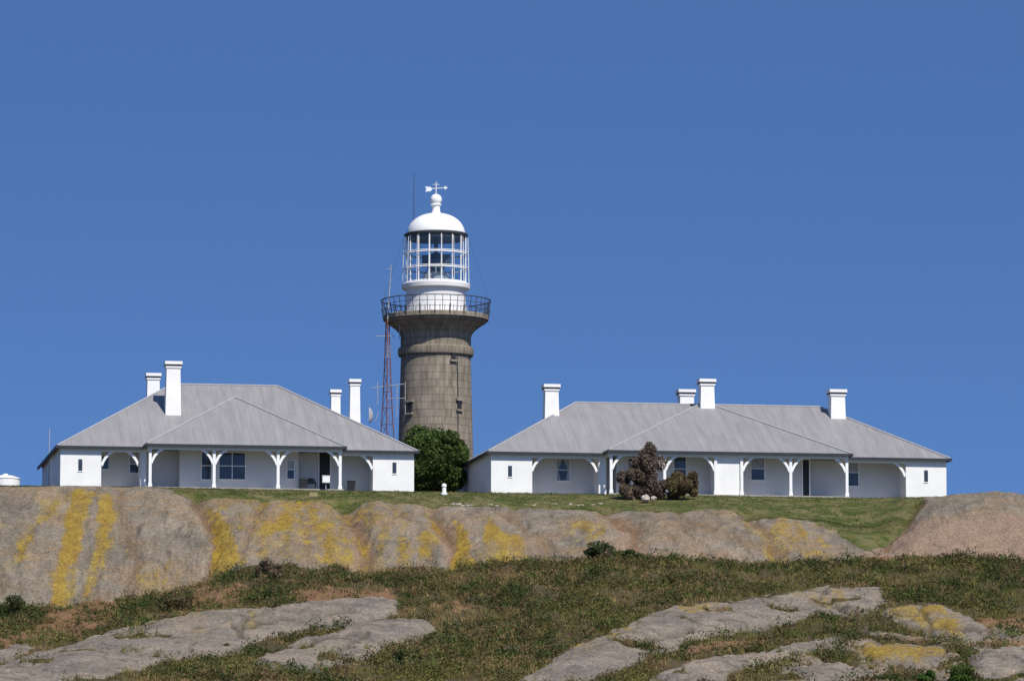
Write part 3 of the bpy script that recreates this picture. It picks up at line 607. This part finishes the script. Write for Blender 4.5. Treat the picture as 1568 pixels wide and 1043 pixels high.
rl.obj("drum_handrail",M_steel,lh)
m=MB()
for s in(-1,1): m.beam((s*rr(50),-.3,zr(366)),(s*rr(80),-.8,zr(462)),.015,n=4)
m.obj("stay_wires",M_iron,lh)
# ------------------------------------------------------------ radio mast
Ym=30; mx_=atY(593,600,Ym).x; e=empty("radio_mast",(mx_,Ym,0)); 
def zm(y): return float(zfor(np.array(float(y)),Ym))
segs_=[760,700,675,650,625,600,575,550,528,508,490]; wd=[.95,.82,.72,.62,.52,.43,.36,.30,.25,.2,.16]
rm=MB();wm=MB()
def leg(i,k): a=2*math.pi*k/3+.5; return Vector((wd[i]*math.cos(a)*.9,wd[i]*math.sin(a)*.9,zm(segs_[i])))
for i in range(len(segs_)-1):
    mb=wm if i==7 else rm
    for k in range(3):
        mb.beam(leg(i,k),leg(i+1,k),.045,n=5); k2=(k+1)%3
        a0,a1,b0,b1=leg(i,k),leg(i+1,k),leg(i,k2),leg(i+1,k2)
        mb.beam(a0,b1,.024,n=4); mb.beam(a1,b1,.022,n=4)
rm.obj("lattice",M_red,e); wm.obj("lattice_pale",mat("faded_mast_paint",(.24,.15,.11),.7,var=.3),e)
am=MB(); am.beam((0,0,zm(494)),(.3,0,zm(405)),.06,.03); am.beam((.1,0,zm(430)),(.5,0,zm(430)),.02); am.beam((-.1,0,zm(412)),(.4,0,zm(412)),.02); am.beam((-1.3,0,zm(594)),(1.4,0,zm(588)),.03)
am.beam((-1.,0,zm(515)),(.6,0,zm(515)),.03)
am.beam((-.7,0,zm(630)),(-1.,0,zm(645)),.03)
for dx,y0,y1 in((.8,640,590),(1.5,635,585),(-.8,620,585),(1.0,520,490)): am.beam((dx,0,zm(y0)),(dx,0,zm(y1)),.03)
am.beam((0,0,zm(610)),(1.5,0,zm(610)),.025)
am.obj("antennas",M_steel,e)
dm=MB(); vs=[];
for i in range(6):
    for j in range(20):
        r=i/5*.7; t=2*math.pi*j/20; vs.append((-1.15-.35*(r/.7)**2,r*math.cos(t)*.5,zm(636)+r*math.sin(t)))
dm.add(vs,[(i*20+j,i*20+(j+1)%20,(i+1)*20+(j+1)%20,(i+1)*20+j) for i in range(5) for j in range(20)]); dm.obj("dish",M_steel,e,smooth=True)
# ------------------------------------------------------------ small things
def onlawn(px,py): return hit(px,py)
p_=onlawn(680,757); e=empty("white_pedestal",p_); m=MB(); m.lathe((0,0,0),[(.26,-.2),(.26,.08),(.17,.12),(.15,.55),(.2,.6),(.2,.66),(.15,.78),(.05,.84)],20); m.obj("post",M_trim,e,smooth=True)
p_=atY(75,742,8); e=empty("flag_pole",(p_.x,8,.4)); m=MB(); m.beam((0,0,0),(0,0,atY(75,655,8).z-.4),.05,.03); m.obj("pole",M_steel,e); m=MB(); m.lathe((0,0,0),[(.15,-.2),(.15,.12),(.08,.2)],12); m.obj("base",M_conc,e)
p_=atY(8,745,10); e=empty("water_tank",(p_.x,10,p_.z-1)); m=MB(); m.lathe((0,0,0),[(1.15,-.5),(1.15,1.55),(1.2,1.6),(1.15,1.66),(.6,1.85),(.2,1.9),(.2,2.0),(.05,2.0)],32); m.obj("tank",M_trim,e,smooth=True)
def item(name,px,v,fr_):
    u=fr_.u(px,v,738); ox,oy,oz=fr_.o; return empty(name,(ox+u*ct-v*st,oy+u*st+v*ct,oz+.10),TH)
for px in(465,538):
    e=item("wheelie_bin",px,.2 if px==465 else 1.,frL); m=MB(); m.frus(0,0,.08,.85,.22,.26,.28,.32); m.frus(0,-.02,.85,.93,.31,.35,.28,.30); m.beam((-.3,.34,.88),(.3,.34,.88),.03)
    m.beam((-.27,.28,.09),(-.2,.28,.09),.09,n=12); m.beam((.2,.28,.09),(.27,.28,.09),.09,n=12); m.obj("bin_body",M_door,e)
e=item("meter_box",499,-1.8,frL); m=MB(); m.beam((0,0,-.4),(0,0,.75),.04); m.obj("stand",M_steel,e); m=MB(); m.box(-.28,.28,-.2,.2,.45,.95); m.box(-.31,.31,-.23,.23,.95,1.0); m.box(-.25,.25,-.215,-.2,.48,.92); m.obj("box",M_trim,e)
e=item("barbecue",476,.5,frL); m=MB(); m.box(-.4,.4,-.25,.25,.55,.7); m.lathe((0,0,.7),[(.34,0),(.32,.15),(.2,.26),(.02,.3)],16)
for sx in(-.35,.35):
    for sy in(-.2,.2): m.beam((sx,sy,0),(sx,sy,.56),.025)
m.obj("body",M_iron,e)
p_=onlawn(480,764); e=empty("sign_post",p_); m=MB(); m.beam((-.2,0,-.2),(-.2,0,.45),.03); m.beam((.2,0,-.2),(.2,0,.45),.03); m.obj("legs",M_bark,e); m=MB(); m.box(-.3,.3,-.04,-.02,.2,.5); m.obj("board",mat("sign_board",(.3,.25,.12),.7,var=.2),e)
sv=MB()
def rockm(mb,c,r,seed):
    g=random.Random(seed); vs=[];n=8;mm=5
    for i in range(mm+1):
        for j in range(n):
            ph=math.pi*i/mm;t=2*math.pi*j/n; k=g.uniform(.8,1.15); vs.append((c[0]+r[0]*k*math.sin(ph)*math.cos(t),c[1]+r[1]*k*math.sin(ph)*math.sin(t),c[2]+r[2]*k*math.cos(ph)))
    mb.add(vs,[(i*n+j,(i+1)*n+j,(i+1)*n+(j+1)%n,i*n+(j+1)%n) for i in range(mm) for j in range(n)])
for i in range(26):
    px=random.choice([random.uniform(672,765),random.uniform(800,925)]); py=773+random.uniform(-2,2)
    q=hit(px,py); rockm(sv,(q.x,q.y,q.z),(random.uniform(.1,.3),random.uniform(.1,.25),random.uniform(.05,.11)),i)
for px,py,r in((988,752,.4),(1000,760,.25)):
    q=hit(px,768); rockm(sv,(q.x,q.y-1,q.z+.15),(r,r,r*.8),px)
sv.obj("pale_stones",mat("pale_stone",(.38,.33,.27),.9,var=.3,scale=4))
# ------------------------------------------------------------ light
AZ=math.radians(27); EL=math.radians(50)
sd=Vector((math.sin(AZ)*math.cos(EL),-math.cos(AZ)*math.cos(EL),math.sin(EL)))
sl=bpy.data.lights.new("sun","SUN"); sl.energy=5.0; sl.angle=math.radians(.53); sl.color=(1,.955,.88); so=bpy.data.objects.new("sun",sl); S.collection.objects.link(so); so.rotation_euler=sd.to_track_quat('Z','Y').to_euler()
w=bpy.data.worlds.new("World"); S.world=w; w.use_nodes=True; nt=w.node_tree; N=nt.nodes; bg=N["Background"]
sk=N.new("ShaderNodeTexSky"); sk.sky_type='NISHITA'; sk.sun_disc=False; sk.sun_elevation=EL; sk.sun_rotation=math.pi-AZ; sk.altitude=0; sk.air_density=1; sk.dust_density=.3; sk.ozone_density=2.5
tc=N.new("ShaderNodeTexCoord"); sp=N.new("ShaderNodeSeparateXYZ"); cb=N.new("ShaderNodeCombineXYZ"); ma=N.new("ShaderNodeMath"); ma.operation='MULTIPLY_ADD'; ma.inputs[1].default_value=1.7; ma.inputs[2].default_value=.22
L(nt,tc.outputs["Generated"],sp.inputs[0]); L(nt,sp.outputs[0],cb.inputs[0]); L(nt,sp.outputs[1],cb.inputs[1]); L(nt,sp.outputs[2],ma.inputs[0]); L(nt,ma.outputs[0],cb.inputs[2])
vm=N.new("ShaderNodeVectorMath"); vm.operation='NORMALIZE'; L(nt,cb.outputs[0],vm.inputs[0]); L(nt,vm.outputs[0],sk.inputs[0])
tn=N.new("ShaderNodeMixRGB"); tn.blend_type='MULTIPLY'; tn.inputs[0].default_value=1; tn.inputs[2].default_value=(.76,1.03,1.42,1); L(nt,sk.outputs[0],tn.inputs[1])
L(nt,tn.outputs[0],bg.inputs[0]); bg.inputs[1].default_value=.088
